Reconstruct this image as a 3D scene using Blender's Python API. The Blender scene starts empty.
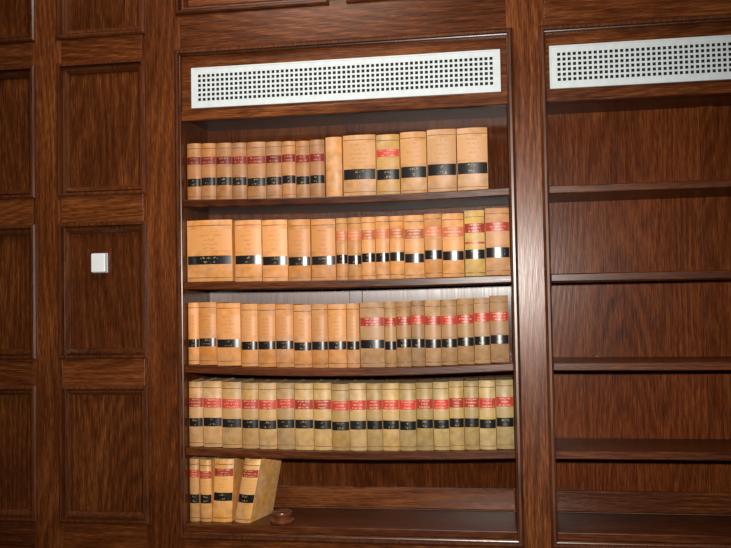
import bpy, bmesh, math, random
from mathutils import Matrix, Vector
random.seed(7)
S = bpy.context.scene
COL = S.collection
try:
    S.view_settings.view_transform = 'Standard'
    S.view_settings.look = 'None'
except Exception:
    pass

# ------------------------------------------------------------------ camera
F = 850.0; D = 3.2; CZ = 1.36
YAW, PITCH, ROLL = math.radians(8.7), 0.033, -0.018
R = Matrix.Rotation(YAW, 3, 'Z') @ Matrix.Rotation(math.pi/2 + PITCH, 3, 'X') @ Matrix.Rotation(ROLL, 3, 'Z')
cam = bpy.data.cameras.new('camera'); cam.sensor_width = 36; cam.lens = F/731*36
co = bpy.data.objects.new('camera', cam); COL.objects.link(co)
co.matrix_world = Matrix.Translation((0, -D, CZ)) @ R.to_4x4()
S.camera = co
def at(px, py, Y=0.0):
    d = R @ Vector(((px-365.5)/F, -(py-274)/F, -1))
    t = (Y + D)/d.y
    return Vector((0, -D, CZ)) + d*t
def vx(*pts): return sum(at(*p).x for p in pts)/len(pts)
def hz(*pts): return sum(at(*p).z for p in pts)/len(pts)

# ------------------------------------------------------------------ materials
def new_mat(name):
    m = bpy.data.materials.new(name); m.use_nodes = True
    nt = m.node_tree; b = nt.nodes['Principled BSDF']
    return m, nt, b
def N(nt, t, **kw):
    n = nt.nodes.new(t)
    for k, v in kw.items():
        setattr(n, k, v)
    return n
def math_node(nt, op, a, b=None):
    n = N(nt, 'ShaderNodeMath', operation=op)
    for i, v in enumerate((a, b)):
        if v is None: continue
        if isinstance(v, (int, float)): n.inputs[i].default_value = v
        else: nt.links.new(v, n.inputs[i])
    return n.outputs[0]
def ramp(nt, fac, stops):
    r = N(nt, 'ShaderNodeValToRGB')
    el = r.color_ramp.elements
    while len(el) < len(stops): el.new(0.5)
    for e, (p, c) in zip(el, stops):
        e.position = p; e.color = (c[0], c[1], c[2], 1)
    nt.links.new(fac, r.inputs[0])
    return r.outputs[0]

def wood(name, axis, dark, mid, light, rough=0.29, spec=0.26, bump=0.22, aniso=0.0, ior=1.5):
    m, nt, b = new_mat(name)
    L = nt.links
    b.inputs['Specular IOR Level'].default_value = spec; b.inputs['IOR'].default_value = ior
    tc = N(nt, 'ShaderNodeTexCoord'); oi = N(nt, 'ShaderNodeObjectInfo')
    mp0 = N(nt, 'ShaderNodeVectorMath', operation='ADD')
    cx = N(nt, 'ShaderNodeCombineXYZ')
    r1 = math_node(nt, 'MULTIPLY', oi.outputs['Random'], 37.0)
    for i in range(3): L.new(r1, cx.inputs[i])
    L.new(tc.outputs['Object'], mp0.inputs[0]); L.new(cx.outputs[0], mp0.inputs[1])
    def noise(along, across, detail=4, dist=0.0):
        mp = N(nt, 'ShaderNodeMapping')
        sc = [across]*3; sc[axis] = along
        mp.inputs['Scale'].default_value = sc
        L.new(mp0.outputs[0], mp.inputs['Vector'])
        n = N(nt, 'ShaderNodeTexNoise'); n.inputs['Scale'].default_value = 1
        n.inputs['Detail'].default_value = detail; n.inputs['Distortion'].default_value = dist
        L.new(mp.outputs[0], n.inputs['Vector'])
        return n.outputs['Fac']
    broad = noise(0.6, 4.0, 0.0, 0.0)
    # cathedral figure : contour bands of the broad noise
    bands = math_node(nt, 'SINE', math_node(nt, 'MULTIPLY', broad, 150.0))
    bands = math_node(nt, 'MULTIPLY', math_node(nt, 'ADD', bands, 1.0), 0.5)
    pores = noise(24, 360, 1)
    fib = noise(6, 190, 2)
    blot = noise(1.6, 3.5, 2)
    f = math_node(nt, 'MULTIPLY', bands, 0.08)
    f = math_node(nt, 'ADD', f, math_node(nt, 'MULTIPLY', fib, 0.30))
    f = math_node(nt, 'ADD', f, math_node(nt, 'MULTIPLY', blot, 0.33))
    f = math_node(nt, 'ADD', f, math_node(nt, 'MULTIPLY', math_node(nt, 'SUBTRACT', pores, 0.5), 0.42))
    f = math_node(nt, 'ADD', f, math_node(nt, 'MULTIPLY', math_node(nt, 'SUBTRACT', oi.outputs['Random'], 0.5), 0.08))
    c = ramp(nt, f, [(0.12, dark), (0.355, mid), (0.60, light)])
    L.new(c, b.inputs['Base Color'])
    rr = math_node(nt, 'ADD', math_node(nt, 'MULTIPLY', fib, 0.16), rough-0.08)
    L.new(rr, b.inputs['Roughness'])
    bp = N(nt, 'ShaderNodeBump'); bp.inputs['Strength'].default_value = bump; bp.inputs['Distance'].default_value = 0.0012
    hh = math_node(nt, 'ADD', math_node(nt, 'MULTIPLY', pores, 0.7), math_node(nt, 'MULTIPLY', bands, 0.25))
    L.new(hh, bp.inputs['Height'])
    if bump: L.new(bp.outputs[0], b.inputs['Normal'])
    if aniso:
        b.inputs['Anisotropic'].default_value = aniso
        tg = N(nt, 'ShaderNodeTangent', direction_type='RADIAL', axis='Z'); L.new(tg.outputs[0], b.inputs['Tangent'])
    return m
DK, MD, LT = (0.017, 0.0036, 0.0009), (0.094, 0.0238, 0.0052), (0.25, 0.081, 0.0210)
WV = wood('oak_vertical', 2, DK, MD, LT)
WH = wood('oak_horizontal', 0, DK, MD, LT)
WP = wood('oak_panel', 2, DK, (0.076, 0.0190, 0.0042), (0.22, 0.070, 0.018))
WM = wood('oak_moulding', 2, (0.016, 0.004, 0.001), (0.082, 0.0210, 0.0048), (0.15, 0.045, 0.013), 0.29, 0.6, 0.03)
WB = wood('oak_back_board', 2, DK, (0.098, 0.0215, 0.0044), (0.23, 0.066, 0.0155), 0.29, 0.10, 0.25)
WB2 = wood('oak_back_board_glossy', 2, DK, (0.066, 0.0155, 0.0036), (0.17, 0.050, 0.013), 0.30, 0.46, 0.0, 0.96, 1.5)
WS = wood('oak_shelf', 0, DK, (0.066, 0.0158, 0.0036), (0.155, 0.046, 0.013), 0.32)
FL = wood('oak_floor', 0, (0.03, 0.012, 0.005), (0.10, 0.045, 0.02), (0.18, 0.09, 0.04))

def cloth_mat():
    m, nt, b = new_mat('book_buckram'); L = nt.links
    oi = N(nt, 'ShaderNodeObjectInfo'); tc = N(nt, 'ShaderNodeTexCoord')
    n = N(nt, 'ShaderNodeTexNoise'); n.inputs['Scale'].default_value = 34; n.inputs['Detail'].default_value = 7
    ad = N(nt, 'ShaderNodeVectorMath', operation='ADD'); cb = N(nt, 'ShaderNodeCombineXYZ')
    L.new(math_node(nt, 'MULTIPLY', oi.outputs['Random'], 50.0), cb.inputs[0])
    L.new(tc.outputs['Object'], ad.inputs[0]); L.new(cb.outputs[0], ad.inputs[1])
    L.new(ad.outputs[0], n.inputs['Vector'])
    n2 = N(nt, 'ShaderNodeTexNoise'); n2.inputs['Scale'].default_value = 13; n2.inputs['Detail'].default_value = 4
    L.new(ad.outputs[0], n2.inputs['Vector'])
    w = N(nt, 'ShaderNodeTexNoise'); w.inputs['Scale'].default_value = 900; w.inputs['Detail'].default_value = 1
    L.new(tc.outputs['Object'], w.inputs['Vector'])
    v = math_node(nt, 'ADD', math_node(nt, 'MULTIPLY', n.outputs['Fac'], 0.95), 0.46)
    hs = N(nt, 'ShaderNodeHueSaturation'); L.new(oi.outputs['Color'], hs.inputs['Color']); L.new(v, hs.inputs['Value'])
    L.new(math_node(nt, 'ADD', math_node(nt, 'MULTIPLY', n2.outputs['Fac'], -0.5), 1.24), hs.inputs['Saturation'])
    L.new(hs.outputs[0], b.inputs['Base Color']); b.inputs['Roughness'].default_value = 0.46
    bp = N(nt, 'ShaderNodeBump'); bp.inputs['Strength'].default_value = 0.15; bp.inputs['Distance'].default_value = 0.0006
    L.new(w.outputs['Fac'], bp.inputs['Height']); L.new(bp.outputs[0], b.inputs['Normal'])
    return m
CLOTH = cloth_mat()

def label_mat(name, base, ink, rows, thr=0.5, margin=0.14, rough=0.38, use_obj_color=False, cols=16, inkfac=1.0, spec=0.5):
    m, nt, b = new_mat(name); L = nt.links
    b.inputs['Specular IOR Level'].default_value = spec
    tc = N(nt, 'ShaderNodeTexCoord'); oi = N(nt, 'ShaderNodeObjectInfo')
    sp = N(nt, 'ShaderNodeSeparateXYZ'); L.new(tc.outputs['Generated'], sp.inputs[0])
    x, z = sp.outputs[0], sp.outputs[2]
    zr = math_node(nt, 'MULTIPLY', z, rows)
    fr = math_node(nt, 'FRACT', zr); fl = math_node(nt, 'FLOOR', zr)
    inrow = math_node(nt, 'MULTIPLY', math_node(nt, 'GREATER_THAN', fr, 0.28), math_node(nt, 'LESS_THAN', fr, 0.74))
    rnd = math_node(nt, 'MULTIPLY', oi.outputs['Random'], 91.0)
    # each line of lettering gets its own length
    wn = N(nt, 'ShaderNodeTexWhiteNoise', noise_dimensions='2D')
    cv = N(nt, 'ShaderNodeCombineXYZ'); L.new(fl, cv.inputs[0]); L.new(rnd, cv.inputs[1]); L.new(cv.outputs[0], wn.inputs['Vector'])
    half = math_node(nt, 'SUBTRACT', 0.5-margin, math_node(nt, 'MULTIPLY', wn.outputs['Value'], 0.2))
    ctr = math_node(nt, 'ABSOLUTE', math_node(nt, 'SUBTRACT', x, 0.5))
    inx = math_node(nt, 'LESS_THAN', ctr, half)
    cn = N(nt, 'ShaderNodeCombineXYZ')
    L.new(math_node(nt, 'MULTIPLY', x, cols), cn.inputs[0])
    L.new(math_node(nt, 'ADD', math_node(nt, 'MULTIPLY', zr, 2.6), rnd), cn.inputs[1]); L.new(rnd, cn.inputs[2])
    nz = N(nt, 'ShaderNodeTexNoise'); nz.inputs['Scale'].default_value = 1; nz.inputs['Detail'].default_value = 1
    L.new(cn.outputs[0], nz.inputs['Vector'])
    ch = math_node(nt, 'GREATER_THAN', nz.outputs['Fac'], thr)
    mask = math_node(nt, 'MULTIPLY', math_node(nt, 'MULTIPLY', inrow, inx), ch)
    mask = math_node(nt, 'MULTIPLY', mask, inkfac)
    mx = N(nt, 'ShaderNodeMix', data_type='RGBA')
    L.new(mask, mx.inputs[0])
    hs = N(nt, 'ShaderNodeHueSaturation')
    if use_obj_color: L.new(oi.outputs['Color'], hs.inputs['Color'])
    else:
        hs.inputs['Color'].default_value = (*base, 1)
        L.new(math_node(nt, 'ADD', math_node(nt, 'MULTIPLY', oi.outputs['Random'], 0.6), 0.68), hs.inputs['Value'])
    L.new(hs.outputs[0], mx.inputs[6])
    mx.inputs[7].default_value = (*ink, 1)
    L.new(mx.outputs[2], b.inputs['Base Color']); b.inputs['Roughness'].default_value = rough
    return m
GOLD = (0.50, 0.38, 0.17)
M_RED = label_mat('label_red', (0.47, 0.048, 0.032), (0.70, 0.40, 0.24), 3, 0.5, 0.1, inkfac=0.8)
M_DRED = label_mat('label_dark_red', (0.17, 0.014, 0.012), (0.42, 0.2, 0.1), 2, 0.52, 0.12, inkfac=0.8)
M_BLK = label_mat('label_black', (0.012, 0.011, 0.012), GOLD, 2, 0.56, 0.26, 0.24, cols=20, inkfac=0.6, spec=1.0)
M_STAMP = label_mat('title_stamp', (0, 0, 0), (0.14, 0.06, 0.025), 5, 0.5, 0.2, 0.46, True, 18, 0.28)
M_STAMP2 = label_mat('faded_rust_label', (0.50, 0.135, 0.060), (0.62, 0.34, 0.17), 3, 0.44, 0.06, 0.46, False, 12, 0.9)
M_RULE = label_mat('spine_rule', (0.20, 0.085, 0.030), (0.15, 0.06, 0.02), 1, 0.5, 0.05, 0.46)

def simple(name, col, rough=0.5, metal=0.0, nscale=60, amt=0.15):
    m, nt, b = new_mat(name); L = nt.links
    tc = N(nt, 'ShaderNodeTexCoord'); n = N(nt, 'ShaderNodeTexNoise'); n.inputs['Scale'].default_value = nscale
    L.new(tc.outputs['Object'], n.inputs['Vector'])
    c = ramp(nt, n.outputs['Fac'], [(0.3, tuple(v*(1-amt) for v in col)), (0.7, tuple(min(1, v*(1+amt)) for v in col))])
    L.new(c, b.inputs['Base Color']); b.inputs['Roughness'].default_value = rough; b.inputs['Metallic'].default_value = metal
    return m
M_WHITE = simple('grille_white_paint', (0.54, 0.60, 0.63), 0.5, 0, 40, 0.05)
M_DARK = simple('duct_shade_black', (0.006, 0.006, 0.007), 0.9)  # near-black colour stands in for the shade inside the duct
M_PLASTIC = simple('white_plastic', (0.72, 0.76, 0.79), 0.4, 0, 30, 0.03)
M_PLASTIC2 = simple('grey_plastic', (0.42, 0.42, 0.42), 0.4, 0, 30, 0.03)
M_PLASTER = simple('plaster', (0.3, 0.22, 0.16), 0.9)
def pages_mat():
    m, nt, b = new_mat('page_edges'); L = nt.links
    tc = N(nt, 'ShaderNodeTexCoord'); mp = N(nt, 'ShaderNodeMapping'); mp.inputs['Scale'].default_value = (1500, 6, 6)
    L.new(tc.outputs['Object'], mp.inputs[0]); n = N(nt, 'ShaderNodeTexNoise'); n.inputs['Scale'].default_value = 1
    L.new(mp.outputs[0], n.inputs['Vector'])
    L.new(ramp(nt, n.outputs['Fac'], [(0.3, (0.36, 0.27, 0.16)), (0.7, (0.62, 0.52, 0.36))]), b.inputs['Base Color'])
    b.inputs['Roughness'].default_value = 0.8
    return m
M_PAGES = pages_mat()
M_PUCK = simple('polished_brown_wood', (0.12, 0.036, 0.014), 0.25, 0, 25, 0.4)

# ------------------------------------------------------------------ mesh helpers
def obj(name, bm, mat, parent=None, bevel=0.0, smooth=None):
    """bm is in world coordinates; the parent's location is taken off."""
    if parent is not None:
        bmesh.ops.translate(bm, verts=bm.verts, vec=-parent.location)
    me = bpy.data.meshes.new(name); bm.to_mesh(me); bm.free()
    me.materials.append(mat)
    if smooth is not None:
        for p in me.polygons: p.use_smooth = True
        me.set_sharp_from_angle(angle=math.radians(smooth))
    o = bpy.data.objects.new(name, me); COL.objects.link(o)
    if parent is not None: o.parent = parent
    if bevel:
        b = o.modifiers.new('bevel', 'BEVEL'); b.width = bevel; b.segments = 2; b.limit_method = 'ANGLE'
    return o
def box(bm, x0, x1, y0, y1, z0, z1):
    v = [bm.verts.new((x, y, z)) for x in (x0, x1) for y in (y0, y1) for z in (z0, z1)]
    for f in ((0,1,3,2), (4,6,7,5), (0,4,5,1), (2,3,7,6), (0,2,6,4), (1,5,7,3)):
        bm.faces.new([v[i] for i in f])
    return bm
def B(*a): return box(bmesh.new(), *a)
def sweep(x0, x1, z0, z1, prof):
    bm = bmesh.new(); rings = []
    for i, y in prof:
        rings.append([bm.verts.new(p) for p in ((x0+i, y, z0+i), (x1-i, y, z0+i), (x1-i, y, z1-i), (x0+i, y, z1-i))])
    for a, b in zip(rings, rings[1:]):
        for k in range(4):
            bm.faces.new((a[k], a[(k+1) % 4], b[(k+1) % 4], b[k]))
    return bm
def thing(name, label, cat, loc=(0, 0, 0), group=None):
    o = bpy.data.objects.new(name, None); COL.objects.link(o); o.location = loc
    o.empty_display_size = 0.05
    o['label'] = label; o['category'] = cat
    if group: o['group'] = group
    return o

# ------------------------------------------------------------------ layout (metres, wall face at y = 0)
xAr = vx((33, 130), (33, 450)); xBl = vx((61, 130), (64, 450)); xBr = vx((143, 130), (145, 450))
b1l = vx((180, 100), (185.5, 500)); b1r = vx((507, 100), (518, 500)); b2l = vx((547, 100), (556, 500))
BW = b1r - b1l; b2r = b2l + BW
xAl = xAr - (xBr - xBl); xEnd = xAl - 0.14
zu = hz((100, 33)); zp = [(hz((100, 192)), hz((100, 65))), (hz((100, 355)), hz((100, 226))), (hz((100, 519)), hz((100, 389)))]
zot = hz((183, 56), (505, 34))
zgt = hz((190, 68), (500, 48)); zgb = hz((191, 109), (501, 90))
zs = [hz((187, 199), (510, 188), (553, 184)), hz((187, 282), (510, 275), (553, 273)),
      hz((187, 366), (510, 363), (556, 362)), hz((187, 447), (515, 451), (556, 453))]
zb = hz((187, 524), (518, 532))
TOP = zu + 0.62
DEPTH = 0.31

# ------------------------------------------------------------------ setting
wall = obj('wall_back', B(xEnd-0.3, b2r+0.45, 0.345, 0.42, 0, TOP+0.1), M_PLASTER); wall['kind'] = 'structure'
floor = obj('floor', B(xEnd-0.3, b2r+0.45, -D-1.0, 0.42, -0.05, 0), FL); floor['kind'] = 'structure'
TH = 0.034
def stile(x0, x1, z0=0.0, z1=None): return obj('stile', B(x0, x1, 0, TH, z0, TOP if z1 is None else z1), WV, wall, 0.0015)
def rail(x0, x1, z0, z1): return obj('rail', B(x0, x1, 0.0005, TH, z0, z1), WH, wall, 0.0015)
PROF = [(-0.016, 0.0), (-0.0155, -0.009), (-0.009, -0.014), (-0.001, -0.014), (0.001, 0.012), (0.006, 0.016), (0.0075, 0.005), (0.014, 0.006), (0.025, 0.018), (0.026, 0.023), (0.027, 0.030)]
def panel(x0, x1, z0, z1, mat=WP, mm=WM):
    obj('panel', B(x0, x1, 0.0275, TH, z0, z1), mat, wall)
    obj('moulding', sweep(x0, x1, z0, z1, PROF), mm, wall, 0, 15)
stile(xEnd, xAl); stile(xAr, xBl); stile(xBr, b1l); stile(b1r, b2l); stile(b2r, b2r+0.15)
for (x0, x1) in ((xAl, xAr), (xBl, xBr)):
    for (z0, z1) in zp: panel(x0, x1, z0, z1)
    rail(x0, x1, zp[0][1], zu); rail(x0, x1, zp[1][1], zp[0][0]); rail(x0, x1, zp[2][1], zp[1][0])
    rail(x0, x1, 0, zp[2][0])
    panel(x0, x1, zu, TOP-0.1); rail(x0, x1, TOP-0.1, TOP)
ZU2 = zu+0.065
for (x0, x1) in ((b1l, b1r), (b2l, b2r)):
    rail(x0, x1, zot, ZU2)
    rail(x0, x1, 0, zb-0.03)
    xm = (x0+x1)/2
    obj('stile', B(xm-0.05, xm+0.05, 0, TH, ZU2, TOP-0.1), WV, wall, 0.0015)
    panel(x0, xm-0.05, ZU2, TOP-0.1, WH, WS); panel(xm+0.05, x1, ZU2, TOP-0.1, WH, WS); rail(x0, x1, TOP-0.1, TOP)

# ------------------------------------------------------------------ bookcases
SAG = [0.009, 0.006, 0.017, 0.011]
def bend_shelf(x0, x1, ztop, sag, th=0.03, y0=0.012, y1=DEPTH):
    bm = bmesh.new(); n = 28; prev = None
    for i in range(n+1):
        u = i/n; x = x0 + (x1-x0)*u; dz = -sag*(1-(2*u-1)**2)
        ring = [bm.verts.new(p) for p in ((x, y0, ztop+dz), (x, y0, ztop-th+dz), (x, y1, ztop-th+dz), (x, y1, ztop+dz))]
        if prev:
            for k in range(4): bm.faces.new((prev[k], prev[(k+1) % 4], ring[(k+1) % 4], ring[k]))
        else: bm.faces.new(ring)
        prev = ring
    bm.faces.new(prev[::-1])
    bmesh.ops.recalc_face_normals(bm, faces=bm.faces)
    return bm
def bookcase(x0, x1, label, sags, wb):
    t = thing('bookcase', label, 'bookcase', ((x0+x1)/2, 0.15, zb-0.03))
    for s, x in ((-1, x0), (1, x1)):
        obj('side_panel', B(min(x, x+s*0.02), max(x, x+s*0.02), TH+0.0005, DEPTH+0.03, zb-0.03, zot), WV, t)
    xm = (x0+x1)/2
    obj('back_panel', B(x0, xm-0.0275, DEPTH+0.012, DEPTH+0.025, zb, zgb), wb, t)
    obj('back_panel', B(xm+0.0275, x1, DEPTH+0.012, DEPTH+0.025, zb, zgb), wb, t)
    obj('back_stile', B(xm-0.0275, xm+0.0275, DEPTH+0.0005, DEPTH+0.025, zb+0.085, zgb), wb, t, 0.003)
    obj('back_rail', B(x0, x1, DEPTH+0.0005, DEPTH+0.025, zb, zb+0.085), WH, t, 0.005)
    obj('base_shelf', B(x0, x1, 0.004, DEPTH, zb-0.03, zb), WS, t, 0.004)
    for z, s in zip(zs, sags): obj('shelf', bend_shelf(x0, x1, z, s), WS, t, 0.004)
    obj('header', B(x0, x1, 0.016, 0.032, zgb-0.012, zot), WH, t)
    obj('ledge', B(x0, x1, 0.002, 0.032, zgb-0.05, zgb-0.012), WH, t, 0.004)
    obj('top_board', B(x0, x1, 0.033, DEPTH+0.025, zgb-0.03, zgb-0.005), WS, t)
    bead = [(-0.024, 0.0), (-0.023, -0.008), (-0.014, -0.015), (-0.006, -0.014), (-0.0035, -0.002), (-0.0005, -0.001), (0.0015, 0.003), (0.0015, 0.016)]
    obj('bead_moulding', sweep(x0, x1, zb-0.034, zot, bead), WM, t, 0, 20)
    return t
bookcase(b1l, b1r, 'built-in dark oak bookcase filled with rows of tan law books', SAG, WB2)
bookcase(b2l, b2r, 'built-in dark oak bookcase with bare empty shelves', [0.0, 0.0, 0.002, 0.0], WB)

# ------------------------------------------------------------------ grilles
def grille(x0, x1, label):
    z0, z1 = zgb, zgt
    t = thing('vent_grille', label, 'vent', ((x0+x1)/2, 0.014, z0))
    obj('shade_backing', B(x0+0.01, x1-0.01, 0.0135, 0.0155, z0+0.01, z1-0.01), M_DARK, t)  # added black sheet, paints the duct's darkness behind the holes
    bx, bz = 0.025, 0.024
    px0, px1, pz0, pz1 = x0+bx, x1-bx, z0+bz, z1-bz
    nz = 6; cz = (pz1-pz0)/nz; nx = round((px1-px0)/cz)
    cx = (px1-px0)/nx; hx = hzz = cz*0.61
    X = [x0+0.006, ]; hole_x = set()
    for i in range(nx):
        hole_x.add(len(X)); X += [px0+i*cx+(cx-hx)/2, px0+i*cx+(cx+hx)/2]
    X.append(x1-0.006)
    Z = [z0+0.006]; hole_z = set()
    for i in range(nz):
        hole_z.add(len(Z)); Z += [pz0+i*cz+(cz-hzz)/2, pz0+i*cz+(cz+hzz)/2]
    Z.append(z1-0.006)
    bm = bmesh.new()
    g = [[bm.verts.new((x, 0.008, z)) for z in Z] for x in X]
    fs = []
    for i in range(len(X)-1):
        for j in range(len(Z)-1):
            if i in hole_x and j in hole_z: continue
            fs.append(bm.faces.new((g[i][j], g[i+1][j], g[i+1][j+1], g[i][j+1])))
    r = bmesh.ops.extrude_face_region(bm, geom=fs)
    bmesh.ops.translate(bm, verts=[v for v in r['geom'] if isinstance(v, bmesh.types.BMVert)], vec=(0, 0.0015, 0))
    bmesh.ops.recalc_face_normals(bm, faces=bm.faces)
    obj('perforated_plate', bm, M_WHITE, t)
    obj('frame', sweep(x0, x1, z0, z1, [(0, 0.0155), (0, 0.008), (0.001, 0.007), (0.006, 0.007), (0.007, 0.0078), (0.007, 0.009)]), M_WHITE, t, 0, 25)
gl = vx((190, 68), (191, 109)); gr = vx((500, 48), (501, 90))
grille(gl, gr, 'white perforated metal vent grille above the shelves full of books')
grille(b2l+(gl-b1l)*0.35, b2r-(b1r-gr), 'white perforated metal vent grille above the empty shelves')

# ------------------------------------------------------------------ wall switch box
c = at(100, 263, 0.019)
t = thing('wall_thermostat', 'small white plastic box mounted on a dark wood wall panel', 'thermostat', (c.x, 0.0275, c.z-0.04))
obj('base_plate', B(c.x-0.032, c.x+0.032, 0.020, 0.0273, c.z-0.040, c.z+0.040), M_PLASTIC2, t, 0.002)
obj('housing', B(c.x-0.030, c.x+0.030, 0.000, 0.020, c.z-0.038, c.z+0.038), M_PLASTIC, t, 0.004)

# ------------------------------------------------------------------ books
ORD = ['', 'first', 'second', 'third', 'fourth', 'fifth', 'sixth', 'seventh', 'eighth', 'ninth', 'tenth', 'eleventh', 'twelfth']
def srgb(r, g, b):
    f = lambda v: ((v/255+0.055)/1.055)**2.4 if v > 10 else v/255/12.92
    return (f(r), f(g), f(b))
YB = 0.036
RULES = [('spine_rule', M_RULE, .055, .066), ('spine_rule', M_RULE, .905, .916)]
def book(x0, x1, z, h, col, bands, label, group, shear=0.0, depth=0.175, yb=YB, rz=0.0):
    w = x1-x0-0.0016; cxm = (x0+x1)/2
    root = thing('law_book', label, 'book', (cxm, yb, z), group)
    bulge = min(0.010, w*0.20); n = 10; th = 0.0026
    def local(name, bm, mat, smooth=None):
        for v in bm.verts: v.co.x += shear*v.co.z
        bmesh.ops.translate(bm, verts=bm.verts, vec=root.location)
        o = obj(name, bm, mat, root, 0, smooth); o.color = (*col, 1); return o
    def arc(off, frac=1.0):
        return [(-w/2*frac + w*frac*i/n, bulge*(abs((2*i/n-1)*frac)**2.4) - off) for i in range(n+1)]
    outer = [(-w/2, depth), (-w/2, bulge+0.009), (-w/2+0.0009, bulge+0.006), (-w/2, bulge+0.002)] + arc(0)[0:] + [(w/2, bulge+0.002), (w/2-0.0009, bulge+0.006), (w/2, bulge+0.009), (w/2, depth)]
    wi = w/2-th
    inner = [(-wi, depth), (-wi, bulge+0.009), (-wi, bulge+0.006), (-wi, bulge+0.004)] + [(max(-wi, min(wi, x)), y+th) for x, y in arc(0)] + [(wi, bulge+0.004), (wi, bulge+0.006), (wi, bulge+0.009), (wi, depth)]
    bm = bmesh.new(); k = len(outer)
    zl = [0, 0.0015, h-0.0015, h]
    O = [[bm.verts.new((x, y+(0.001 if (j in (0, 3)) and 4 <= i < k-4 else 0), zz)) for i, (x, y) in enumerate(outer)] for j, zz in enumerate(zl)]
    I = [[bm.verts.new((x, y, zz)) for x, y in inner] for zz in (0, h)]
    for j in range(3):
        for i in range(k-1): bm.faces.new((O[j][i], O[j][i+1], O[j+1][i+1], O[j+1][i]))
    for i in range(k-1):
        bm.faces.new((O[3][i], O[3][i+1], I[1][i+1], I[1][i])); bm.faces.new((O[0][i+1], O[0][i], I[0][i], I[0][i+1]))
        bm.faces.new((I[0][i+1], I[0][i], I[1][i], I[1][i+1]))
    for e in (0, k-1):
        bm.faces.new((O[0][e], O[1][e], O[2][e], O[3][e], I[1][e], I[0][e]))
    bmesh.ops.recalc_face_normals(bm, faces=bm.faces)
    local('cover', bm, CLOTH, 40)
    local('page_block', B(-wi+0.0003, wi-0.0003, bulge+th+0.001, depth-0.004, 0.004, h-0.004), M_PAGES)
    dl = random.uniform(-0.012, 0.012)
    for nm, mat, a, b in (bands + RULES if bands else bands):
        a += dl; b += dl
        if nm == 'black_label':
            q = random.uniform(-0.012, 0.008); a += q; b += q
        bm = bmesh.new(); pts = arc(0.0004, 0.97)
        lo = [bm.verts.new((x, y, a*h)) for x, y in pts]; hi = [bm.verts.new((x, y, b*h)) for x, y in pts]
        for i in range(n): bm.faces.new((lo[i], lo[i+1], hi[i+1], hi[i]))
        local(nm, bm, mat, 60)
    root.rotation_euler.z = rz
    return root
RED = lambda a, b: ('red_label', M_RED, a, b)
DRED = lambda a, b: ('dark_red_label', M_DRED, a, b)
BLK = lambda a, b: ('black_label', M_BLK, a, b)
STP = lambda a, b: ('title_stamp', M_STAMP, a, b)
def jit(c, a=0.17):
    k = 1+random.uniform(-a, a); s = random.uniform(-0.08, 0.08)
    return (c[0]*k, c[1]*k*(1+s*0.5), c[2]*k*(1+s*2))

def row(idx, items, py_mid, where, group):
    """items: (px0, px1, height, srgb colour, bands, description[, shear, turn])"""
    n = len(items); prev = b1l+0.0025
    for i, it in enumerate(items):
        p0, p1, h, col, bands, desc = it[:6]; sh = it[6] if len(it) > 6 else 0.0; rz = it[7] if len(it) > 7 else 0.0
        x0 = max(at(p0, py_mid, YB).x, prev); x1 = min(at(p1, py_mid, YB).x, b1r-0.004)
        prev = x1+0.0003
        if idx < 4:
            u = [(x-b1l)/BW for x in (x0, x1)]
            z = zs[idx] - SAG[idx]*min(1-(2*v-1)**2 for v in u) + 0.0003
        else: z = zb+0.0003
        pos = ('leftmost' if i == 0 else 'rightmost' if i == n-1 else ORD[i+1]+' from left' if i < n/2 else ORD[n-i]+' from right')
        lab = f'{desc}, {pos} on {where}'
        cc = jit(srgb(*col)) if not rz else srgb(*col)
        book(x0, x1, z, h*random.uniform(0.990, 1.008), cc, bands, lab, group, sh, random.uniform(0.165, 0.18) if not rz else 0.185, YB+random.uniform(0, 0.005), rz)

# top shelf
r1 = []
e = [186, 200, 215, 231, 246, 265, 281, 295, 309, 324]
for i in range(9):
    r1.append((e[i], e[i+1], 0.227, (172, 120, 76), [DRED(.63, .76), BLK(.25, .39), STP(.43, .58)], 'tan law book with dark red and black labels'))
r1.append((325, 341.5, 0.236, (198, 142, 88), [], 'plain unlabelled light tan book'))
r1.append((342.5, 375.5, 0.238, (186, 138, 90), [BLK(.27, .44), STP(.50, .86)], 'very thick tan book with one black label'))
r1.append((376, 399.5, 0.236, (190, 146, 84), [RED(.64, .76), BLK(.27, .44), STP(.47, .6)], 'yellowish tan law book with red and black labels'))
for a, b in ((400, 426.5), (427, 456.5), (457, 488)):
    r1.append((a, b, 0.24, (186, 138, 90), [BLK(.27, .45), STP(.50, .86)], 'thick tan law book with one black label'))
row(0, r1, 165, 'top shelf', 'law books on the top shelf')
# second
r2 = [(185.5, 231.5, 0.247, (206, 144, 86), [BLK(.27, .41), STP(.5, .85)], 'extra wide tan volume with one black label')]
for a, b in ((234, 261), (261.5, 287), (287.5, 310), (310.5, 335)):
    r2.append((a, b, 0.242, (208, 144, 86), [BLK(.27, .41), STP(.48, .85)], 'thick orange tan law book with one black label'))
e = [335.5, 347, 361, 375, 389, 404, 424, 442, 464]
for i in range(8):
    r2.append((e[i], e[i+1], 0.243, (198, 141, 88), [('rust_label', M_STAMP2, .64, .79), BLK(.27, .41), STP(.44, .58)], 'orange tan law book with rust and black labels'))
r2.append((464.5, 485, 0.25, (188, 151, 84), [RED(.67, .81), ('red_stripe', M_RED, .5, .53), BLK(.27, .41)], 'mustard law book with red and black labels'))
r2.append((485.5, 511, 0.253, (178, 129, 84), [RED(.65, .78), BLK(.26, .41), STP(.45, .6)], 'tan law book with red and black labels'))
row(1, r2, 245, 'second shelf', 'law books on the second shelf down')
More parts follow.
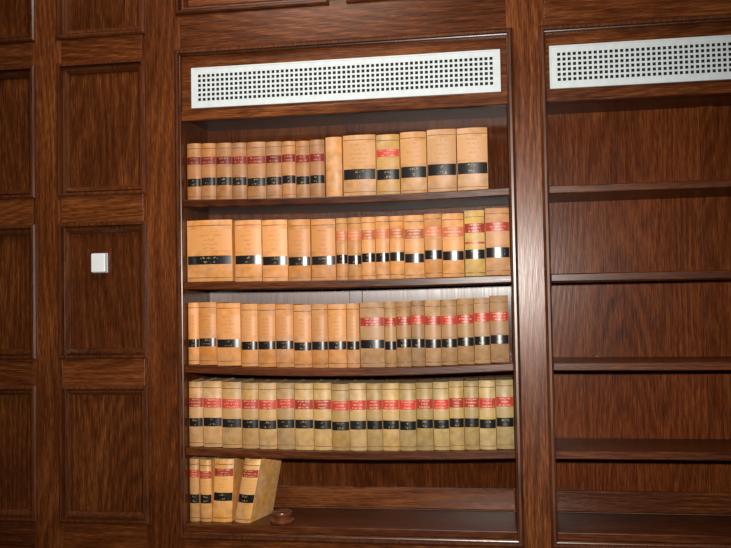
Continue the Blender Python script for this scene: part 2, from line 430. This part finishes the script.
# third
r3 = []
e = [186, 198, 216, 240, 257, 275, 293, 311, 327.5, 346, 359]
for i in range(10):
    k = i/9
    colr = tuple(int(a+(b-a)*k) for a, b in zip((212, 144, 82), (196, 140, 90)))
    r3.append((e[i], e[i+1], 0.246, colr, [BLK(.28, .41), STP(.5, .8)], 'orange tan law book with black label'))
e = [359.5, 384, 396, 411, 424.5, 441, 457, 474, 490, 509]
for i in range(9):
    r3.append((e[i], e[i+1], 0.25, (164, 126, 88), [RED(.63, .76), BLK(.28, .41), STP(.45, .6)], 'brownish law book with red and black labels'))
row(2, r3, 333, 'third shelf', 'law books on the third shelf down')
# fourth
r4 = []
e = [187, 202, 221, 241, 258, 276, 294, 313, 331, 349, 366, 382, 399, 416, 433, 449, 464, 479, 496, 515]
for i in range(19):
    k = (i/18)**0.6
    colr = tuple(int(a+(b-a)*k) for a, b in zip((194, 148, 98), (178, 152, 98)))
    r4.append((e[i], e[i+1], 0.258, colr, [RED(.61, .75), BLK(.32, .45), STP(.48, .58)], ('tan' if i < 7 else 'olive tan') + ' law book with red and black labels'))
row(3, r4, 415, 'fourth shelf', 'law books on the fourth shelf down')
# bottom
G5 = 'law books on the bottom shelf'
r5 = [(187.5, 199, 0.245, (208, 152, 88), [RED(.7, .82), BLK(.3, .44), STP(.47, .68)], 'thin tan law book with red and black labels'),
      (199.3, 211, 0.245, (208, 152, 88), [RED(.7, .82), BLK(.3, .44), STP(.47, .68)], 'thin tan law book with red and black labels'),
      (211.5, 231, 0.247, (212, 155, 86), [RED(.72, .84), BLK(.33, .46), STP(.48, .7)], 'thick tan law book with red and black labels', 0.05),
      (231.8, 250, 0.25, (222, 167, 102), [RED(.72, .84), BLK(.33, .46), STP(.48, .7)], 'slanting tan law book with bare side showing', 0.21, -0.26)]
row(4, r5, 520, 'bottom shelf', G5)

# ------------------------------------------------------------------ small turned wooden stand on the bottom shelf
PY = 0.066
p = at(282, 517, PY)
def lathe(prof, cx, cy, z0, n=40):
    bm = bmesh.new(); rings = []
    for r, z in prof:
        rings.append([bm.verts.new((cx+r*math.cos(2*math.pi*k/n), cy+r*math.sin(2*math.pi*k/n), z0+z)) for k in range(n)])
    for a, b in zip(rings, rings[1:]):
        for k in range(n): bm.faces.new((a[k], a[(k+1) % n], b[(k+1) % n], b[k]))
    bm.faces.new(rings[0][::-1]); bm.faces.new(rings[-1])
    return bm
t = thing('turned_stand', 'small round brown turned wooden stand on the bottom shelf', 'stand', (p.x, PY, zb+0.0003))
obj('base', lathe([(0.044, 0), (0.047, 0.003), (0.047, 0.010), (0.043, 0.014), (0.036, 0.0165)], p.x, PY, zb+0.0003), M_PUCK, t, 0, 40)
obj('top', lathe([(0.034, 0.0165), (0.034, 0.023), (0.040, 0.028), (0.042, 0.035), (0.040, 0.041), (0.034, 0.043), (0.030, 0.040)], p.x, PY, zb+0.0003), M_PUCK, t, 0, 40)

# ------------------------------------------------------------------ light
def aim(o, loc, target):
    o.location = loc
    o.rotation_euler = (Vector(target)-Vector(loc)).to_track_quat('-Z', 'Y').to_euler()
def area(name, loc, target, size, energy, col):
    l = bpy.data.lights.new(name, 'AREA'); l.size = size; l.energy = energy; l.color = col
    o = bpy.data.objects.new(name, l); COL.objects.link(o); aim(o, loc, target)
    return o
fl = bpy.data.lights.new('camera_flash', 'SPOT'); fl.energy = 490; fl.spot_size = math.radians(73); fl.spot_blend = 1.0
fl.shadow_soft_size = 0.04; fl.color = (1.0, 0.95, 0.88)
fo = bpy.data.objects.new('camera_flash', fl); COL.objects.link(fo)
aim(fo, (0.02, -D-0.02, CZ+0.17), (-0.42, 0, CZ-0.02))
area('ceiling_lamp', (-0.9, -1.3, 3.4), (-0.7, 0, 1.3), 0.8, 32, (1.0, 0.90, 0.78))
w = bpy.data.worlds.new('room_light'); S.world = w; w.use_nodes = True
w.node_tree.nodes['Background'].inputs[0].default_value = (1.0, 0.86, 0.72, 1)
w.node_tree.nodes['Background'].inputs[1].default_value = 0.035
